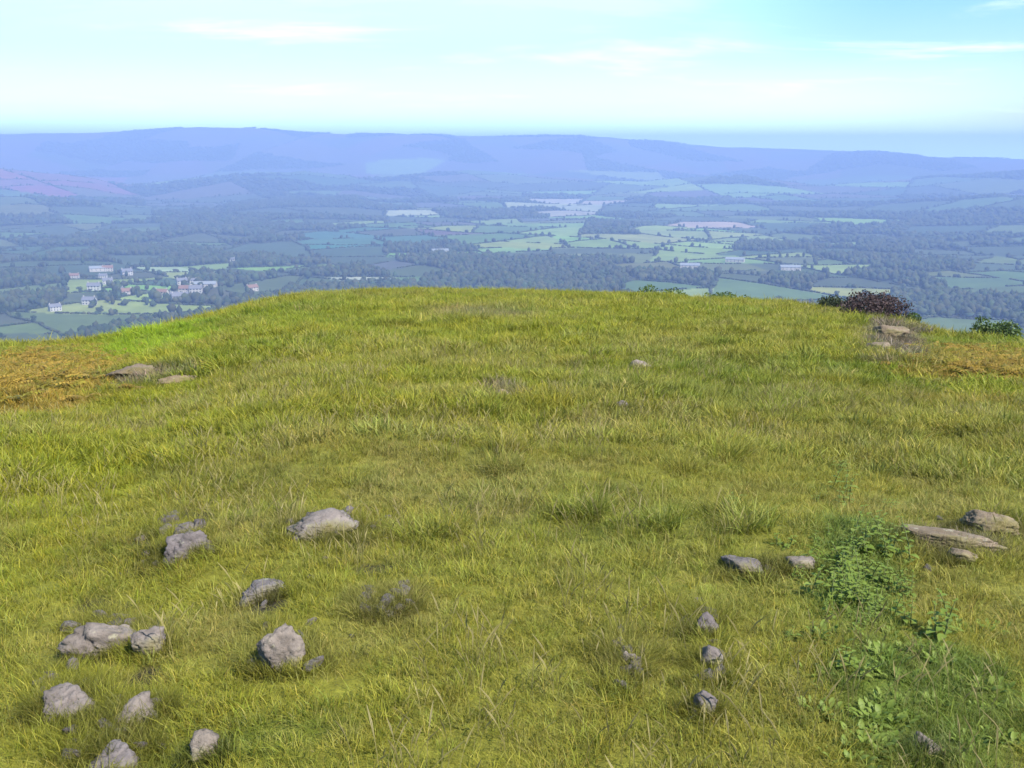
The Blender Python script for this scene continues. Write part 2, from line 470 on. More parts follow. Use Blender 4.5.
# ------------------------------------------------------------------ rocks
ROCK = mat_rock(); ROCK_WARM = mat_rock('weathered_stone', ((.10, .08, .055), (.19, .15, .11), (.29, .24, .18)))
def rock_mesh(name, sx, sy, sz, seed, sub=4, hollow=None):
    bm = bmesh.new(); bmesh.ops.create_icosphere(bm, subdivisions=sub, radius=1)
    rg = random.Random(seed)
    planes = []
    for _ in range(15):
        v = Vector((rg.gauss(0, 1), rg.gauss(0, 1), rg.gauss(0, .9))).normalized(); planes.append((v, rg.uniform(.55, .95)))
    off = Vector((seed * 3.7, seed * 1.3, 0))
    for v in bm.verts:
        d = v.co.normalized(); s = 0
        for nrm, h in planes:
            c = d.dot(nrm)
            if c > .05: s += (c / h) ** 14
        r = (s + 1e-9) ** (-1 / 14); r = min(r, 1.25)
        r *= 1 + .16 * mnoise.fractal(d * 2.0 + off, 1, 2, 5) + .05 * mnoise.fractal(d * 8 + off, .8, 2, 4)
        lay = d.z * r * 5.5 + 1.3 * mnoise.noise(d * 1.7 + off); fr = lay - math.floor(lay)
        r *= 1 - .09 * math.exp(-((fr - .5) / .12) ** 2) * min(1, 1.5 * (1 - abs(d.z)))          # bedding joints
        cr = mnoise.noise(d * 3.1 - off); r *= 1 - .10 * math.exp(-(cr / .05) ** 2)               # cracks
        if hollow:
            q = (d - hollow).length; r *= 1 - .42 * math.exp(-(q / .42) ** 2)
        v.co = Vector((d.x * r * sx, d.y * r * sy, d.z * r * sz))
    me = bpy.data.meshes.new(name); bm.to_mesh(me); bm.free(); return me

ROCKS = []
def rock(px, py, wpx, hpx, label, depth=1.0, sink=.35, seed=1, mat=None, tilt=0.0, hollow=None, group='limestone rocks lying in the grass'):
    x, y, z, r = ground_at(px, py + hpx * .5)
    w = wpx / F * r * .5 * (.9 if hpx > 30 else 1.1); h = hpx / F * r * .5 * 1.0
    me = rock_mesh('limestone_rock', w * 1.15, w * depth, h / (1 - sink * .7), seed, 5 if wpx > 30 else 4, hollow=hollow); ROCKS.append((x, y + w * depth * .5, w * 1.1, w * depth)); PATCH.append((x, y + w * depth * .5, w * 1.35, w * depth * 1.4, ROCK_SHADE, .8))  # last patch paints contact shade on the ground around the rock
    o = link('limestone_rock', me, mat or ROCK); 
    o.location = (x, y + w * depth * .5, z + h / (1 - sink * .7) * (1 - 2 * sink) * .9); o.rotation_euler = (tilt, tilt * .5, math.atan2(-x, y) + random.uniform(-.3, .3))
    o.location.z += (-h * .34 if hpx > 30 else .02 + h * .25); o.scale.z = .82 if hpx > 30 else 1
    tag(o, label, 'rock', group)
    return o

V3 = Vector
rock(112, 632, 80, 42, 'broad lilac grey rock with painted shade behind it, above the tilted pair at lower left', .8, .35, 1, tilt=.15)
rock(284, 640, 54, 62, 'upright rounded grey rock standing alone in the turf, right of the other left hand rocks', .8, .3, 2, hollow=V3((-.25, -.9, .25)).normalized())
rock(184, 536, 58, 46, 'pitted speckled grey rock highest up the slope of the left hand rocks', .9, .35, 3)
rock(126, 706, 62, 52, 'chunky lilac grey rock leaning against a mossy one at lower left', .9, .35, 4, tilt=-.2)
rock(66, 692, 66, 52, 'mossy dark edged rock furthest left in the turf', .9, .35, 5, tilt=.2)
rock(108, 752, 74, 50, 'low grey rock cut by the bottom edge of the view', .9, .4, 6)
rock(200, 752, 30, 22, 'small fist sized grey rock beside the bottom low rock', .9, .4, 24)
rock(320, 529, 74, 17, 'long flat grey slab flush with the turf', .9, .55, 7)
rock(386, 600, 52, 32, 'low broken grey rock sunk in dark grass, up and right of the upright rock', .9, .5, 8)
rock(262, 592, 44, 18, 'thin pale stone lying just above the upright rounded rock', .9, .45, 9)
rock(150, 645, 34, 22, 'small pale stone touching the broad lilac rock', .9, .4, 10)
rock(628, 650, 30, 40, 'narrow lilac grey stone standing in the middle of the turf', .8, .45, 11)
rock(708, 628, 24, 20, 'top pale stone of a short line of stones running downhill', .9, .4, 12)
rock(712, 662, 26, 22, 'middle pale stone of a short line of stones running downhill', .9, .4, 13)
rock(706, 704, 24, 26, 'bottom pale stone of a short line of stones running downhill', .9, .4, 14)
rock(748, 570, 44, 14, 'thin whitish stone lying left of the green leafy plants', .9, .45, 15)
rock(800, 567, 30, 12, 'little grey stone lying at the edge of the green leafy plants', .9, .45, 16)
rock(992, 526, 44, 15, 'beige flat topped stone above the dark edged ledge', .9, .45, 17, ROCK_WARM)
rock(952, 543, 76, 13, 'long low brown ledge of stone in bare soil', .6, .45, 18, ROCK_WARM)
rock(964, 559, 26, 9, 'small buff stone below the long brown ledge', .9, .45, 19, ROCK_WARM)
rock(934, 738, 36, 36, 'bluish grey stone among low green leaves', .9, .4, 20)
rock(128, 372, 36, 12, 'grey brown stone on the bare patch by the bright green grass', .9, .45, 21, ROCK_WARM)
rock(178, 380, 30, 10, 'small brown stone on the bare patch by the bright green grass', .9, .45, 22, ROCK_WARM)
rock(622, 406, 13, 8, 'tiny whitish stone shining out in the middle of the slope', .9, .35, 23)
rock(500, 394, 24, 9, 'flat brown stone on a small bare patch high on the slope', .9, .45, 25, ROCK_WARM)
rock(890, 331, 30, 14, 'pinkish brown outcrop below the dark bush at the brow', .9, .45, 26, ROCK_WARM)
rock(878, 346, 20, 7, 'flat pinkish stone under the brown outcrop', .9, .45, 27, ROCK_WARM)
rock(640, 366, 20, 7, 'pale stone in the grass above the tiny whitish stone', .9, .45, 28)

FR = [rock_mesh('rock_fragment', 1, .8, .7, 90 + i, 3) for i in range(7)]
for m_ in FR: m_.materials.append(ROCK); m_.polygons.foreach_set('use_smooth', [True] * len(m_.polygons))
fspots = [(112, 634, 42, 16), (284, 650, 28, 22), (186, 538, 26, 18), (118, 712, 44, 22), (66, 694, 26, 18), (104, 748, 36, 14), (320, 530, 38, 9), (386, 604, 24, 12), (708, 664, 14, 48), (630, 664, 16, 30)]
for i in range(100):
    cx, cy, wx_, wy_ = fspots[i % len(fspots)]; px, py = cx + random.uniform(-1, 1) * wx_, min(cy + random.uniform(-1, 1) * wy_, 764)
    x, y, z, rd = ground_at(px, py); s_ = random.uniform(7, 15) / F * rd
    o = bpy.data.objects.new('rock_fragment', FR[i % 7]); C.objects.link(o); o.location = (x, y, z + .012 + s_ * .3); o.scale = (s_, s_ * random.uniform(.7, 1), s_ * random.uniform(.6, 1)); o.rotation_euler = (random.uniform(-.4, .4), random.uniform(-.4, .4), random.uniform(0, 6))
    tag(o, 'broken grey rock fragment lying against one of the larger limestone rocks', 'rock', 'broken fragments around the larger rocks'); ROCKS.append((x, y, s_, s_ * .8))
build_grass()

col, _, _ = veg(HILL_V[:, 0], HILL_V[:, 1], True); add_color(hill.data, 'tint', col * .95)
# little stones scattered between the rocks
peb = [rock_mesh('small_stone', 1, .8, .6, 60 + i, 2) for i in range(6)]
for m_ in peb: m_.materials.append(ROCK); m_.polygons.foreach_set('use_smooth', [True] * len(m_.polygons))
spots = [(150, 560, 30, 30), (300, 600, 60, 60), (110, 690, 60, 60), (720, 640, 30, 70), (780, 565, 50, 10), (950, 545, 60, 20), (160, 376, 40, 8), (640, 380, 70, 30), (330, 530, 60, 16)]
for i in range(64):
    cx, cy, wx, wy = spots[i % len(spots)]
    px, py = random.gauss(cx, wx * .6), random.gauss(cy, wy * .6)
    if not (10 < px < 1014 and 320 < py < 755): continue
    x, y, z, r = ground_at(px, py)
    o = bpy.data.objects.new('small_stone', peb[i % 6]); C.objects.link(o)
    s = random.uniform(.012, .035) * (1 + .12 * r * .3); o.scale = (s, s, s); o.location = (x, y, z + s * .25); o.rotation_euler = (random.uniform(-.3, .3), random.uniform(-.3, .3), random.uniform(0, 6))
    tag(o, 'small grey stone showing between grass blades near the rocks', 'stone', 'small stones between the grass blades')

# ------------------------------------------------------------------ green leafy plants at the right
NETTLE = leaf_mat('nettle_leaves', (.115, .175, .022), (.20, .25, .05), .3)
STEM = plain('plant_stem', (.12, .14, .05))
def leaf_pts(V, Fc, base, dirv, up, L, W, fold=.25):
    d = dirv.normalized(); s = d.cross(up).normalized(); n = s.cross(d).normalized()
    prof = [(0, .1), (.25, .8), (.5, 1), (.75, .65), (1, .03)]
    i0 = len(V)
    for t, w in prof:
        c = base + d * (L * t) - Vector((0, 0, 1)) * (L * .35 * t * t)
        V += [c - s * (W * w) + n * (W * w * fold), c, c + s * (W * w) + n * (W * w * fold)]
    for k in range(4):
        a = i0 + 3 * k
        Fc += [(a, a + 1, a + 4, a + 3), (a + 1, a + 2, a + 5, a + 4)]
def nettle(seed, h):
    rg = random.Random(seed); root = empty('nettle_plant', (0, 0, 0))
    LV, LF = [], []
    for st in range(rg.randint(3, 5)):
        SV, SF = [], []
        bx, by = rg.gauss(0, .045), rg.gauss(0, .045); hh = h * rg.uniform(.6, 1.05); lx, ly = rg.gauss(0, .18), rg.gauss(0, .18)
        pts = [Vector((bx + lx * hh * t * t, by + ly * hh * t * t, hh * t - .02)) for t in (0, .25, .5, .75, 1)]
        i0 = len(SV)
        for k, p in enumerate(pts):
            rr_ = .0035 * (1 - .6 * k / 4)
            for q in range(5): SV.append(p + Vector((math.cos(q * 1.2566) * rr_, math.sin(q * 1.2566) * rr_, 0)))
            if k:
                for q in range(5):
                    a = i0 + 5 * (k - 1) + q; b = i0 + 5 * (k - 1) + (q + 1) % 5; SF.append((a, b, b + 5, a + 5))
        link('stem', mesh_np('stem', np.array(SV), np.array(SF), True), STEM, root)
        npair = max(4, int(hh / .028)); ang = rg.uniform(0, 3)
        for k in range(npair):
            t = .12 + .88 * k / (npair - 1); p = Vector((bx + lx * hh * t * t, by + ly * hh * t * t, hh * t - .02)); ang += 1.57 + rg.gauss(0, .25)
            for s in (0, math.pi):
                Ls = .05 * (1.15 - .7 * t) * rg.uniform(.75, 1.2)
                leaf_pts(LV, LF, p, Vector((math.cos(ang + s), math.sin(ang + s), rg.uniform(.15, .6))), Vector((0, 0, 1)), Ls, Ls * .3)
    link('leaves', mesh_np('leaves', np.array(LV), np.array(LF), True), NETTLE, root)
    return root
def dock(seed):
    rg = random.Random(seed); root = empty('dock_plant', (0, 0, 0)); LV, LF = [], []
    for k in range(26):
        a = k * 2.4 + rg.gauss(0, .2); L = rg.uniform(.03, .085)
        leaf_pts(LV, LF, Vector((math.cos(a) * .035 * (k % 4) , math.sin(a) * .035 * (k % 4), 0.0)), Vector((math.cos(a), math.sin(a), rg.uniform(.3, 2.2))), Vector((0, 0, 1)), L, L * .17)
    link('leaves', mesh_np('leaves', np.array(LV), np.array(LF), True), NETTLE, root)
    return root
protos = [nettle(700 + i, .11 + .03 * i) for i in range(4)]; docks = [dock(800 + i) for i in range(3)]
first = set()
def put(proto, px, py, s, label, cat, group):
    x, y, z, r = ground_at(px, py)
    if proto.name in first: o = copy_tree(proto)
    else: o = proto; first.add(proto.name)
    o.location = (x, y, z); o.rotation_euler = (0, 0, random.uniform(0, 6)); o.scale = (s, s, s)
    tag(o, label, cat, group)
for i in range(64):
    px, py = min(random.gauss(868, 48), 1010), random.gauss(580, 40)
    put(protos[i % 4], px, py, random.choice((.35, .5, .65, .8, 1.0, 1.2)), 'upright bright green nettle in the clump above the grey bluish stone', 'plant', 'nettles in the upright clump')
for i in range(44):
    px, py = random.triangular(770, 1020, 960), random.uniform(625, 764)
    if abs(px - 934) < 24 and py > 712: px += 60 if px > 934 else -50
    put(docks[i % 3], px, py, random.uniform(.45, .95), 'low rosette of green dock leaves at the lower right', 'plant', 'dock rosettes at the lower right')

# ------------------------------------------------------------------ bushes by the brow
BARK = plain('bark', (.07, .055, .04))
GORSE = leaf_mat('gorse_leaves', (.018, .026, .010), (.04, .05, .016), .08)
HEATHER = leaf_mat('heather_leaves', (.030, .020, .020), (.075, .045, .045), .08)
HAW = leaf_mat('hawthorn_leaves', (.045, .08, .018), (.085, .125, .028), .2)
def leaf_cloud(rg, lobes, n, size):
    V = np.zeros((n * 4, 3)); 
    c = np.array([l[:3] for l in lobes]); rad = np.array([l[3] for l in lobes])
    w = rad ** 2; k = rg.choice(len(lobes), n, p=w / w.sum())
    d = rg.normal(0, 1, (n, 3)); d /= np.linalg.norm(d, axis=1)[:, None]
    r = rad[k] * (.55 + .5 * rg.uniform(0, 1, n) ** .6) * (1 + .18 * np.sin(d[:, 0] * 6 + k) * np.cos(d[:, 1] * 5 + k))
    p = c[k] + d * r[:, None] * np.array((1, 1, .85))
    u = rg.normal(0, 1, (n, 3)); u /= np.linalg.norm(u, axis=1)[:, None]
    v = np.cross(u, rg.normal(0, 1, (n, 3))); v /= np.linalg.norm(v, axis=1)[:, None]
    s = size * rg.uniform(.6, 1.3, (n, 1))
    for q, (a, b) in enumerate(((-1, 0), (0, -.5), (1, 0), (0, .5))): V[q::4] = p + u * s * a + v * s * b
    return V, np.arange(n * 4).reshape(-1, 4)
def tube(bm, p0, p1, r0, r1, n=6):
    d = (p1 - p0); q = d.to_track_quat('Z', 'Y').to_matrix()
    a = [bm.verts.new(p0 + q @ Vector((math.cos(i * 6.2832 / n) * r0, math.sin(i * 6.2832 / n) * r0, 0))) for i in range(n)]
    b = [bm.verts.new(p1 + q @ Vector((math.cos(i * 6.2832 / n) * r1, math.sin(i * 6.2832 / n) * r1, 0))) for i in range(n)]
    for i in range(n): bm.faces.new((a[i], a[(i + 1) % n], b[(i + 1) % n], b[i]))
def woody(name, h, w, seed, mat, nleaf, leaf, trunk_h=.15, nl=9):
    rg = np.random.default_rng(seed); root = empty(name, (0, 0, 0))
    lobes = []
    for i in range(nl):
        a = rg.uniform(0, 6.28); d = w * .5 * math.sqrt(rg.uniform(0, .75)); rad = w * rg.uniform(.16, .28)
        lobes.append((d * math.cos(a), d * math.sin(a), max(h * trunk_h + rad * .8, h * rg.uniform(.35, .95) - rad * .6 - d * .35), rad))
    V, Q = leaf_cloud(rg, lobes, nleaf, leaf)
    bm = bmesh.new(); top = Vector((0, 0, h * (trunk_h + .25)))
    tube(bm, Vector((0, 0, -.15 * h)), top, w * .045, w * .03)
    for l in lobes: tube(bm, top * .8, Vector(l[:3]), w * .022, w * .006, 5)
    me = bpy.data.meshes.new('trunk'); bm.to_mesh(me); bm.free()
    link('trunk', me, BARK, root)
    link('crown', mesh_np('crown', V, Q, True), mat, root, smooth=False)
    return root
def at_r(px, r):
    az, _ = ray(px, 300); x, y = r * math.sin(az), r * math.cos(az); return x, y, float(Hxy([x], [y])[0])
def bush(px, base_y_top, r, hpx, wpx, seed, label, mat, name='hawthorn_bush', group='bushes along the brow'):
    """a bush standing at distance r; its top reaches the given height of the view"""
    az, t = ray(px, base_y_top); x, y, z = at_r(px, r)
    top = EYE - t * r; h = max(top - z, .4); w = wpx / F * r
    o = woody(name, h, w, seed, mat, 6000 if mat is HEATHER else 3000, max(.03, .0013 * r), .06, 14); o.location = (x, y, z)
    tag(o, label, 'bush', group)
bush(874, 307, 34, 20, 58, 1, 'low dark purple brown heather bush at the brow above the brown outcrop', HEATHER, 'heather_bush')
bush(838, 302, 38, 14, 34, 2, 'small dark green gorse bush just left of the purple brown heather bush', GORSE, 'gorse_bush')
bush(1000, 312, 33, 30, 36, 3, 'rounded green hawthorn bush near the right edge above rusty bracken', HAW)
bush(655, 282, 58, 14, 34, 4, 'green bush half hidden by the brow, left of its two neighbours', HAW)
bush(690, 279, 62, 16, 44, 5, 'broad green bush half hidden by the brow, between two others', HAW)
bush(728, 282, 60, 16, 36, 6, 'green bush half hidden by the brow, right of the broad one', HAW)
bush(905, 309, 44, 14, 26, 7, 'low green bush half hidden by the brow, right of the purple brown heather', HAW)

# ------------------------------------------------------------------ valley: fields by repeated splitting
az = az_ring(40, .075, 2); rr = np.geomspace(318, 14000, 480)
VV, VQ = polar('valley', az, rr, H)
WOOD, PAST, LIGHT, HAY, DPAST, PLOUGH, HEATH, TEAL, MOOR = range(9)
FCOL = np.array([(.026, .034, .018), (.075, .105, .030), (.155, .215, .055), (.27, .25, .18), (.045, .062, .026), (.14, .105, .085), (.080, .066, .062), (.04, .11, .068), (.17, .065, .085)])
cells = []; segs = []
def area(p): return .5 * abs(sum(p[i][0] * p[i - 1][1] - p[i - 1][0] * p[i][1] for i in range(len(p))))
def split(poly, idx, depth=0):
    cx = sum(p[0] for p in poly) / len(poly); cy = sum(p[1] for p in poly) / len(poly); r = math.hypot(cx, cy)
    L = min(max(.068 * r, 135), 430) * random.uniform(.75, 1.35)
    A = area(poly)
    if A < L * L * 1.3 or depth > 18:
        cells.append((poly, idx, cx, cy, A)); return
    P = np.array(poly); Cc = P.mean(0); U = np.linalg.svd(P - Cc)[2][0]
    a = math.atan2(U[1], U[0]) + math.pi / 2 + random.gauss(0, .16)
    n = np.array((-math.sin(a), math.cos(a))); proj = (P - Cc) @ n; lo, hi = proj.min(), proj.max()
    o = lo + (hi - lo) * random.uniform(.36, .64)
    l, rgt, cut = [], [], []
    for i in range(len(poly)):
        p, q = P[i], P[(i + 1) % len(poly)]; sp, sq = (p - Cc) @ n - o, (q - Cc) @ n - o
        (l if sp <= 0 else rgt).append(tuple(p))
        if sp * sq < 0: x = p + (q - p) * (sp / (sp - sq)); l.append(tuple(x)); rgt.append(tuple(x)); cut.append(x)
    if len(l) < 3 or len(rgt) < 3 or len(cut) < 2: cells.append((poly, idx, cx, cy, A)); return
    segs.append((cut[0], cut[1]))
    s = (VV[idx, :2] - Cc) @ n - o
    split(l, idx[s <= 0], depth + 1); split(rgt, idx[s > 0], depth + 1)
front = np.where((VV[:, 1] > 250) & (np.abs(VV[:, 0]) < 9500) & (VV[:, 1] < 11500))[0]
split([(-9500, 250), (9500, 250), (9500, 11500), (-9500, 11500)], front)
tint = np.tile(FCOL[PAST], (len(VV), 1)); woods = []
def kind_of(px, py, r):
    q = random.random()
    if 535 < px < 610 and 200 < py < 215: return HAY
    if px < 105 and 170 < py < 194: return MOOR
    if 45 < px < 205 and 262 < py < 275 and q < .6: return HAY
    if px < 110 and py > 318: return DPAST if q < .5 else PAST
    if 612 < px < 722 and 226 < py < 258: return LIGHT
    if 425 < px < 612 and 258 < py < 300: return WOOD
    if 612 < px < 722 and 226 < py < 258: return LIGHT if q < .75 else PAST
    if 300 < px < 415 and 228 < py < 262: return TEAL if q < .6 else DPAST
    if 490 < px < 600 and 222 < py < 250: return LIGHT if q < .5 else (PAST if q < .75 else WOOD)
    if 410 < px < 460 and 236 < py < 252: return WOOD if q < .5 else DPAST
    if 720 < px < 880 and 225 < py < 310: return WOOD if q < .2 else (LIGHT if q < .45 else (PAST if q < .65 else DPAST))
    if r > 4200 and q > .86 and py < 222: return HEATH
    if 30 < px < 320 and 258 < py < 345: return HAY if q < .08 else (LIGHT if q < .32 else (PLOUGH if q < .40 else (WOOD if q < .68 else DPAST)))
    if px < 320 and py > 205: return WOOD if q < .38 else (DPAST if q < .75 else PAST)
    if px > 880: return WOOD if q < .4 else (DPAST if q < .7 else PAST)
    if r > 7200: return HEATH if q < .5 else (WOOD if q < .75 else DPAST)
    return WOOD if q < .22 else (DPAST if q < .45 else (PAST if q < .72 else (LIGHT if q < .86 else (HAY if q < .93 else HEATH))))
for poly, idx, cx, cy, A in cells:
    z = float(Hxy([cx], [cy])[0]); px, py = project(cx, cy, z)
    k = kind_of(px, py, math.hypot(cx, cy))
    tint[idx] = FCOL[k] * np.array([random.uniform(.8, 1.2), random.uniform(.85, 1.15), random.uniform(.8, 1.2)])
    if k == WOOD: woods.append((poly, A, cx, cy))
me = mesh_np('valley', VV, VQ, True); add_color(me, 'tint', tint)
val = link('valley', me, mat_land()); tag(val, 'wide valley of small fields running back to blue hills', 'valley', kind='structure')

# trees of hedges and woods
def ico(sub):
    bm = bmesh.new(); bmesh.ops.create_icosphere(bm, subdivisions=sub, radius=1)
    V = np.array([v.co[:] for v in bm.verts]); Fc = np.array([[v.index for v in f.verts] for f in bm.faces]); bm.free(); return V, Fc
IV1, IF1 = ico(1); IV2, IF2 = ico(2)
def lumps(x, y, h, w, sub=1, lift=.5):
    """many crowns in one mesh, each an uneven lump of its own"""
    BV, BF = (IV1, IF1) if sub == 1 else (IV2, IF2)
    n = len(x); z = Hxy(x, y)
    jit = RNG.uniform(.68, 1.25, (n, len(BV), 1))
    ang = RNG.uniform(0, 6.28, n); ca, sa = np.cos(ang)[:, None], np.sin(ang)[:, None]
    P = BV[None] * jit
    X = (P[..., 0] * ca - P[..., 1] * sa) * w[:, None] * .5 + x[:, None]; Y = (P[..., 0] * sa + P[..., 1] * ca) * w[:, None] * .5 + y[:, None]
    Z = P[..., 2] * h[:, None] * .5 + (z + h * (lift - .05))[:, None]
    V = np.stack([X, Y, Z], -1).reshape(-1, 3); Fc = (BF[None] + (np.arange(n) * len(BV))[:, None, None]).reshape(-1, 3)
    tone = RNG.uniform(.65, 1.4, (n, 1)) * np.stack([RNG.uniform(.8, 1.3, n), np.ones(n), RNG.uniform(.8, 1.2, n)], -1)
    return V, Fc, np.repeat(tone, len(BV), 0)
def mat_crowns(name, c0, c1):
    m, nt, b = new_mat(name)
    n = world_noise(nt, .045, 6, .7)
    a = node(nt, 'ShaderNodeAttribute', attribute_type='GEOMETRY', attribute_name='tint')
    nt.links.new(mix(nt, ramp(nt, n, [(.3, c0), (.7, c1)]), a.outputs['Color'], 1.0, 'MULTIPLY'), b.inputs['Base Color']); return m
CROWNS = mat_crowns('far_crowns', (.020, .028, .014), (.046, .060, .024))

def seen(x, y, half=33): return (np.abs(np.arctan2(x, y)) < math.radians(half)) & (y > 0)
hx, hy, hh, hw, tx, ty = [], [], [], [], [], []
for a, b in segs:
    d = b - a; L = float(np.hypot(*d)); m = (a + b) / 2; r = float(np.hypot(*m))
    if L < 10 or r > 6500 or r < 700: continue
    step = 4.5 if r < 2200 else (7 if r < 3500 else 13)
    n = int(L / step); t = (np.arange(n) + RNG.uniform(-.4, .4, n)) / max(n, 1)
    p = a[None] + d[None] * t[:, None]; wig = fbm(p[:, 0] / 70, p[:, 1] / 70, 300, 2) * 9
    nn = np.array((-d[1], d[0])) / L; p = p + nn[None] * wig[:, None]
    gap = fbm(p[:, 0] / 60, p[:, 1] / 60, 310, 2) > -.35
    s = seen(p[:, 0], p[:, 1]) & gap; p = p[s]; n = len(p)
    hx.append(p[:, 0]); hy.append(p[:, 1]); hh.append(RNG.uniform(2.0, 4.2, n)); hw.append(RNG.uniform(1.1, 1.7, n) * step)
    q = RNG.uniform(0, 1, n) < (.10 * step / 5); tx.append(p[q, 0]); ty.append(p[q, 1])
hx, hy, hh, hw, tx, ty = map(np.concatenate, (hx, hy, hh, hw, tx, ty))
V, Fc, TN = lumps(hx, hy, hh, hw, 1, .4)
me = mesh_np('hedgerows', V, Fc, False); add_color(me, 'tint', TN); o = link('hedgerows', me, CROWNS); tag(o, 'dark hedgerows dividing the small valley fields', 'hedgerows', kind='stuff')
# woods
wx, wy = [], []
for poly, A, cx, cy in woods:
    r = math.hypot(cx, cy)
    if r > 9500 or not seen(np.array([cx]), np.array([cy]), 34)[0]: continue
    sp = 9 if r < 2600 else (15 if r < 4500 else 26)
    n = int(A / (sp * sp)); P = np.array(poly); lo, hi = P.min(0), P.max(0)
    p = RNG.uniform(lo, hi, (int(n * 1.9), 2)); ins = np.ones(len(p), bool); c = P.mean(0)
    for i in range(len(P)):
        e = P[(i + 1) % len(P)] - P[i]; nn = np.array((-e[1], e[0])); sg = np.sign((c - P[i]) @ nn)
        wob = fbm(p[:, 0] / 60, p[:, 1] / 60, 330, 2) * 14
        ins &= ((p - P[i]) @ nn * sg / np.hypot(*e) + wob) > 0
    p = p[ins]; wx.append(p[:, 0]); wy.append(p[:, 1])
vp = [ground_at(random.gauss(165, 75), random.gauss(291, 14), 500, 6000)[:2] for _ in range(110)]
wx.append(np.array([p[0] for p in vp])); wy.append(np.array([p[1] for p in vp]))
wx, wy = np.concatenate(wx), np.concatenate(wy); wr = np.hypot(wx, wy); n = len(wx)
k = np.where(wr < 2600, 1, np.where(wr < 4500, 1.5, 2.4))
V, Fc, TN = lumps(wx, wy, RNG.uniform(6, 17, n), RNG.uniform(6, 15, n) * k, 1, .5)
me = mesh_np('woodland', V, Fc, False); add_color(me, 'tint', TN); o = link('woodland', me, CROWNS); tag(o, 'dark broadleaved woods filling parts of the valley', 'woodland', kind='stuff')
# single trees: the nearest ones that show stand alone as things, the rest merge into one far mass
tr = np.hypot(tx, ty); tz = Hxy(tx, ty); azs = np.arctan2(tx, ty)
brow_t = np.interp(azs, _ba, _bt); vis = (EYE - (tz + 9)) / tr < brow_t - .001
ok = vis & (np.abs(azs) < math.radians(28)); order = np.argsort(np.where(ok, tr, 1e9))[:130]
single = np.zeros(len(tx), bool); single[order] = True; single &= ok
m = ~single; n = int(m.sum())
V, Fc, TN = lumps(tx[m], ty[m], RNG.uniform(7, 13, n), RNG.uniform(6.5, 12, n), 1, .5)
me = mesh_np('hedgerow_trees', V, Fc, False); add_color(me, 'tint', TN); o = link('hedgerow_trees', me, CROWNS); tag(o, 'far hedgerow trees dotted over the valley fields', 'trees', kind='stuff')
FARLEAF = leaf_mat('far_leaves', (.026, .042, .014), (.055, .085, .024), .12)
tp = []
for i in range(4):
    o = woody('field_tree', 11, [9, 11, 8, 10][i], 900 + i, FARLEAF, 700, .62, .2, 10); tp.append(o)
for j, i in enumerate(np.where(single)[0]):
    o = tp[j % 4] if j < 4 else copy_tree(tp[j % 4])
    s = random.uniform(.7, 1.2); o.location = (tx[i], ty[i], tz[i] - .2); o.scale = (s, s, s * random.uniform(.9, 1.1)); o.rotation_euler = (0, 0, random.uniform(0, 6))
    tag(o, 'dark round field tree standing in a valley hedge beyond the brow', 'tree', 'field trees in the near valley hedges')

# ------------------------------------------------------------------ village and farms
RENDER = plain('pale_render', (.36, .345, .33), .8, .08, .5); STONE = plain('grey_stone_wall', (.36, .33, .30), .9, .2, .6)
SLATE = plain('slate_roof', (.13, .13, .15), .6, .2, .8); TIN = plain('pale_sheet_roof', (.20, .21, .23), .45, .12, .3); GLASS = plain('window_glass', (.03, .035, .045), .12, .1)
def boxm(bm, x0, x1, y0, y1, z0, z1):
    v = [bm.verts.new(p) for p in ((x0, y0, z0), (x1, y0, z0), (x1, y1, z0), (x0, y1, z0), (x0, y0, z1), (x1, y0, z1), (x1, y1, z1), (x0, y1, z1))]
    for f in ((3, 2, 1, 0), (4, 5, 6, 7), (0, 1, 5, 4), (1, 2, 6, 5), (2, 3, 7, 6), (3, 0, 4, 7)): bm.faces.new([v[i] for i in f])
def part(name, fn, mat, parent):
    bm = bmesh.new(); fn(bm); bmesh.ops.recalc_face_normals(bm, faces=bm.faces); me = bpy.data.meshes.new(name); bm.to_mesh(me); bm.free()
    return link(name, me, mat, parent, smooth=False)
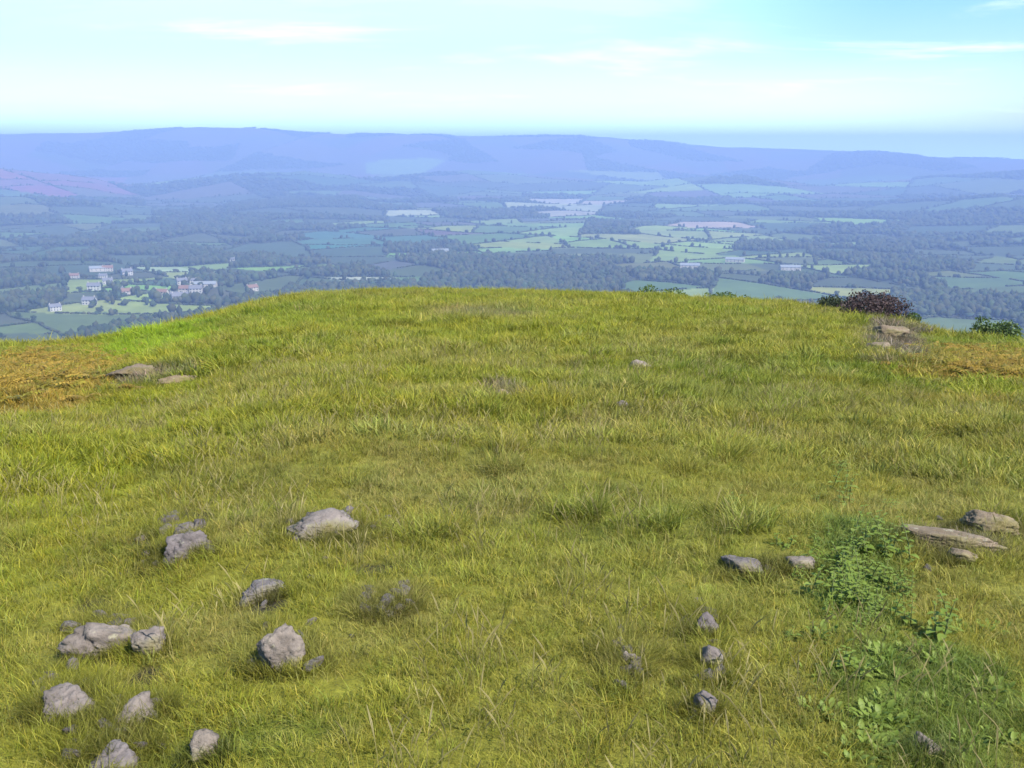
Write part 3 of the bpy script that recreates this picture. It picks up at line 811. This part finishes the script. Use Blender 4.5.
def house(name, L, W, h, rise, wall, roof, chim=True, wins=4, door=True):
    root = empty(name, (0, 0, 0))
    def walls(bm):
        pr = [(-W / 2, -2), (W / 2, -2), (W / 2, h), (0, h + rise), (-W / 2, h)]
        a = [bm.verts.new((-L / 2, y, z)) for y, z in pr]; b = [bm.verts.new((L / 2, y, z)) for y, z in pr]
        bm.faces.new(a); bm.faces.new(b)
        for i in range(5): j = (i + 1) % 5; bm.faces.new((a[i], a[j], b[j], b[i]))
    part('wall', walls, wall, root)
    def roofs(bm):
        e = .5; k = rise / (W / 2)
        for s in (-1, 1):
            o = [(0, h + rise + .05), (s * (W / 2 + e), h - k * e + .05), (s * (W / 2 + e), h - k * e + .3), (0, h + rise + .3)]
            a = [bm.verts.new((-L / 2 - e, y + s * .01, z)) for y, z in o]; b = [bm.verts.new((L / 2 + e, y + s * .01, z)) for y, z in o]
            bm.faces.new(a); bm.faces.new(b)
            for i in range(4): j = (i + 1) % 4; bm.faces.new((a[i], a[j], b[j], b[i]))
    r = part('roof', roofs, roof, root)
    if chim:
        for s in (-1, 1): part('chimney', lambda bm: boxm(bm, s * (L / 2 - .9) - .5, s * (L / 2 - .9) + .5, -.45, .45, h + rise - .6, h + rise + 1.5), STONE, r)
    for i in range(wins):
        x = -L / 2 + L * (i + .5) / wins
        for z in ((1.0, 2.4), (3.5, 4.8)) if h > 4.5 else ((1.0, 2.2),):
            if door and i == wins // 2 and z[0] < 2: continue
            part('window', lambda bm: boxm(bm, x - .6, x + .6, -W / 2 - .06, -W / 2 + .1, *z), GLASS, root)
    if door: 
        x = -L / 2 + L * (wins // 2 + .5) / wins
        part('door', lambda bm: boxm(bm, x - .6, x + .6, -W / 2 - .06, -W / 2 + .1, 0, 2.2), SLATE, root)
    return root
hp = house('white_house', 13, 8, 5.2, 3.0, RENDER, SLATE); sp_ = house('stone_house', 15, 8, 5.2, 3.2, STONE, plain('brown_tile_roof', (.17, .10, .075), .8, .2, .8)); bp_ = house('farm_barn', 34, 16, 5.5, 3.2, STONE, TIN, False, 5, False)
used = set()
def settle(proto, px, py, rz, s, label, cat, group):
    x, y, z, r = ground_at(px, py, 500, 9000)
    if proto.name in used: o = copy_tree(proto)
    else: o = proto; used.add(proto.name)
    o.location = (x, y, z); o.rotation_euler = (0, 0, math.atan2(-x, y) + rz); o.scale = (s, s, s); tag(o, label, cat, group)
for i in range(20):
    px, py = random.gauss(165, 62), random.gauss(291, 11)
    if py > 322 - (px - 60) * .08: continue
    if px > 250 and py > 296 or px < 8: continue
    if i % 3 == 2: settle(sp_, px, py, random.uniform(-.6, .6), random.uniform(1, 1.4), 'grey stone house with brown tiled roof among the left valley fields', 'house', 'stone houses of the valley village')
    else: settle(hp, px, py, random.uniform(-.6, .6), random.uniform(1, 1.5), 'white rendered house with slate roof among the left valley fields', 'house', 'white houses of the valley village')
for px, py, rz, lab in ((100, 271, .1, 'long pale roofed barn at the left, highest of the barns above the village'), (205, 287, -.2, 'pale roofed barn in the middle of the valley village'),
                        (440, 253, .15, 'pale roofed barn behind the dark wood'), (735, 262, -.1, 'pale roofed barn beside the bright green fields'),
                        (790, 270, .2, 'pale roofed barn among hedges right of the bright green fields'), (690, 268, 0, 'pale roofed barn right under the bright green fields')):
    settle(bp_, px, py, rz, 1.1, lab, 'barn', 'barns in the valley')

# ------------------------------------------------------------------ air
zmax = float(VV[:, 2].max()); zmin = float(VV[:, 2].min())
top = max(zmax, EYE) + 6
bm = bmesh.new(); boxm(bm, -14200, 14200, -14200, 14200, zmin - 60, top); bmesh.ops.recalc_face_normals(bm, faces=bm.faces)
me = bpy.data.meshes.new('haze'); bm.to_mesh(me); bm.free()
m = bpy.data.materials.new('haze'); m.use_nodes = True; nt = m.node_tree; nt.nodes.clear()
out = nt.nodes.new('ShaderNodeOutputMaterial'); pv = nt.nodes.new('ShaderNodeVolumePrincipled')
pv.inputs['Color'].default_value = (.35, .49, .93, 1); pv.inputs['Density'].default_value = 2.15e-4; pv.inputs['Anisotropy'].default_value = 0
nt.links.new(pv.outputs[0], out.inputs['Volume'])
hz = link('haze', me, m, smooth=False); tag(hz, 'blue haze lying over the valley and far hills', 'haze', kind='stuff')

# ------------------------------------------------------------------ sky and sun
SUN_EL, SUN_AZ = math.radians(46), math.radians(135)      # azimuth from +Y towards +X: behind and to the right
sd = Vector((math.sin(SUN_AZ) * math.cos(SUN_EL), math.cos(SUN_AZ) * math.cos(SUN_EL), math.sin(SUN_EL)))
sun = bpy.data.lights.new('sun', 'SUN'); sun.energy = 4.5; sun.angle = math.radians(.5); sun.color = (1, .95, .86)
so = bpy.data.objects.new('sun', sun); C.objects.link(so); so.rotation_euler = sd.to_track_quat('Z', 'Y').to_euler(); so.location = (0, 0, 30)
w = bpy.data.worlds.new('World'); sc.world = w; w.use_nodes = True; nt = w.node_tree; bg = nt.nodes['Background']
sk = nt.nodes.new('ShaderNodeTexSky'); sk.sky_type = 'NISHITA'; sk.sun_disc = False; sk.sun_elevation = SUN_EL; sk.sun_rotation = SUN_AZ
sk.air_density = 1.0; sk.dust_density = .1; sk.ozone_density = .35; sk.altitude = 300
# thin high cloud: noise on a flat layer overhead, thicker towards the left of the view
tc = nt.nodes.new('ShaderNodeTexCoord'); sx = nt.nodes.new('ShaderNodeSeparateXYZ'); nt.links.new(tc.outputs['Generated'], sx.inputs[0])
def M(op, a, b=None, clamp=False):
    n = nt.nodes.new('ShaderNodeMath'); n.operation = op; n.use_clamp = clamp
    for i, v in enumerate((a, b)):
        if v is None: continue
        if isinstance(v, (int, float)): n.inputs[i].default_value = v
        else: nt.links.new(v, n.inputs[i])
    return n.outputs[0]
zz = M('MAXIMUM', M('ADD', sx.outputs['Z'], .09), .02)
cx = M('DIVIDE', sx.outputs['X'], zz); cy = M('DIVIDE', sx.outputs['Y'], zz)
cv = nt.nodes.new('ShaderNodeCombineXYZ'); nt.links.new(M('MULTIPLY', cx, .55), cv.inputs[0]); nt.links.new(cy, cv.inputs[1])
nz = node(nt, 'ShaderNodeTexNoise', Scale=1.1, Detail=7, Roughness=.6, Distortion=.6); nt.links.new(cv.outputs[0], nz.inputs['Vector'])
# broad bank of veil: strongest ahead-left
dirv = Vector((-.22, .96, .16)).normalized()
dp = nt.nodes.new('ShaderNodeVectorMath'); dp.operation = 'DOT_PRODUCT'; nt.links.new(tc.outputs['Generated'], dp.inputs[0]); dp.inputs[1].default_value = dirv
mr = nt.nodes.new('ShaderNodeMapRange'); mr.interpolation_type = 'SMOOTHSTEP'; nt.links.new(dp.outputs['Value'], mr.inputs[0])
mr.inputs[1].default_value = .84; mr.inputs[2].default_value = .985; mr.inputs[3].default_value = 0; mr.inputs[4].default_value = .9
nzr = nt.nodes.new('ShaderNodeMapRange'); nt.links.new(nz.outputs['Fac'], nzr.inputs[0]); nzr.inputs[1].default_value = .47; nzr.inputs[2].default_value = .66; nzr.inputs[3].default_value = 0; nzr.inputs[4].default_value = 1
cl = M('ADD', mr.outputs[0], M('MULTIPLY', nzr.outputs[0], M('ADD', M('MULTIPLY', mr.outputs[0], .8), .04)), True)
hs = node(nt, 'ShaderNodeHueSaturation', Saturation=1.5, Hue=.485); nt.links.new(sk.outputs['Color'], hs.inputs['Color'])
skyc = mix(nt, hs.outputs['Color'], (5.4, 8.6, 8.4), cl)
# bright far band of cloud low over the horizon, thinning to the right
hb = nt.nodes.new('ShaderNodeMapRange'); hb.interpolation_type = 'SMOOTHSTEP'; nt.links.new(sx.outputs['Z'], hb.inputs[0])
hb.inputs[1].default_value = .10; hb.inputs[2].default_value = -.02; hb.inputs[3].default_value = 0; hb.inputs[4].default_value = 1
hr = nt.nodes.new('ShaderNodeMapRange'); hr.interpolation_type = 'SMOOTHSTEP'; nt.links.new(dp.outputs['Value'], hr.inputs[0])
hr.inputs[1].default_value = .70; hr.inputs[2].default_value = .97; hr.inputs[3].default_value = 0; hr.inputs[4].default_value = 1
h2 = nt.nodes.new('ShaderNodeMapRange'); h2.interpolation_type = 'SMOOTHSTEP'; nt.links.new(sx.outputs['Z'], h2.inputs[0])
h2.inputs[1].default_value = .032; h2.inputs[2].default_value = -.012; h2.inputs[3].default_value = 0; h2.inputs[4].default_value = 1
hf = nt.nodes.new('ShaderNodeMix'); nt.links.new(hr.outputs[0], hf.inputs[0]); nt.links.new(h2.outputs[0], hf.inputs[2]); nt.links.new(hb.outputs[0], hf.inputs[3])
# thin white wisps
cw = nt.nodes.new('ShaderNodeCombineXYZ'); nt.links.new(M('MULTIPLY', cx, .8), cw.inputs[0]); nt.links.new(M('MULTIPLY', cy, 1.5), cw.inputs[1]); cw.inputs[2].default_value = 7.1
nw = node(nt, 'ShaderNodeTexNoise', Scale=.8, Detail=8, Roughness=.62, Distortion=.4); nt.links.new(cw.outputs[0], nw.inputs['Vector'])
wr_ = nt.nodes.new('ShaderNodeMapRange'); wr_.interpolation_type = 'SMOOTHSTEP'; nt.links.new(nw.outputs['Fac'], wr_.inputs[0])
wr_.inputs[1].default_value = .52; wr_.inputs[2].default_value = .72; wr_.inputs[3].default_value = 0; wr_.inputs[4].default_value = .8
skyc = mix(nt, skyc, (9, 9.6, 9.4), wr_.outputs[0])
skyc = mix(nt, skyc, mix(nt, (24, 34, 40), (15, 21, 20), hr.outputs[0]), hf.outputs[0])
nt.links.new(skyc, bg.inputs['Color']); bg.inputs['Strength'].default_value = .08

# ------------------------------------------------------------------ camera and output
cam = bpy.data.cameras.new('camera'); cam.sensor_width = 36; cam.lens = 36 * F / 1024; cam.clip_start = .05; cam.clip_end = 60000
co = bpy.data.objects.new('camera', cam); C.objects.link(co); co.location = (0, 0, EYE); co.rotation_euler = (math.pi / 2 - PITCH, 0, 0); sc.camera = co
vs = sc.view_settings; vs.view_transform = 'Standard'; vs.look = 'None'; vs.exposure = 1.2; vs.gamma = 1
sc.display_settings.display_device = 'sRGB'
cy_ = sc.cycles
cy_.max_bounces = 6; cy_.diffuse_bounces = 3; cy_.glossy_bounces = 2; cy_.transmission_bounces = 3; cy_.transparent_max_bounces = 6; cy_.volume_bounces = 1
cy_.use_denoising = True
try: cy_.denoiser = 'OPENIMAGEDENOISE'
except Exception: pass
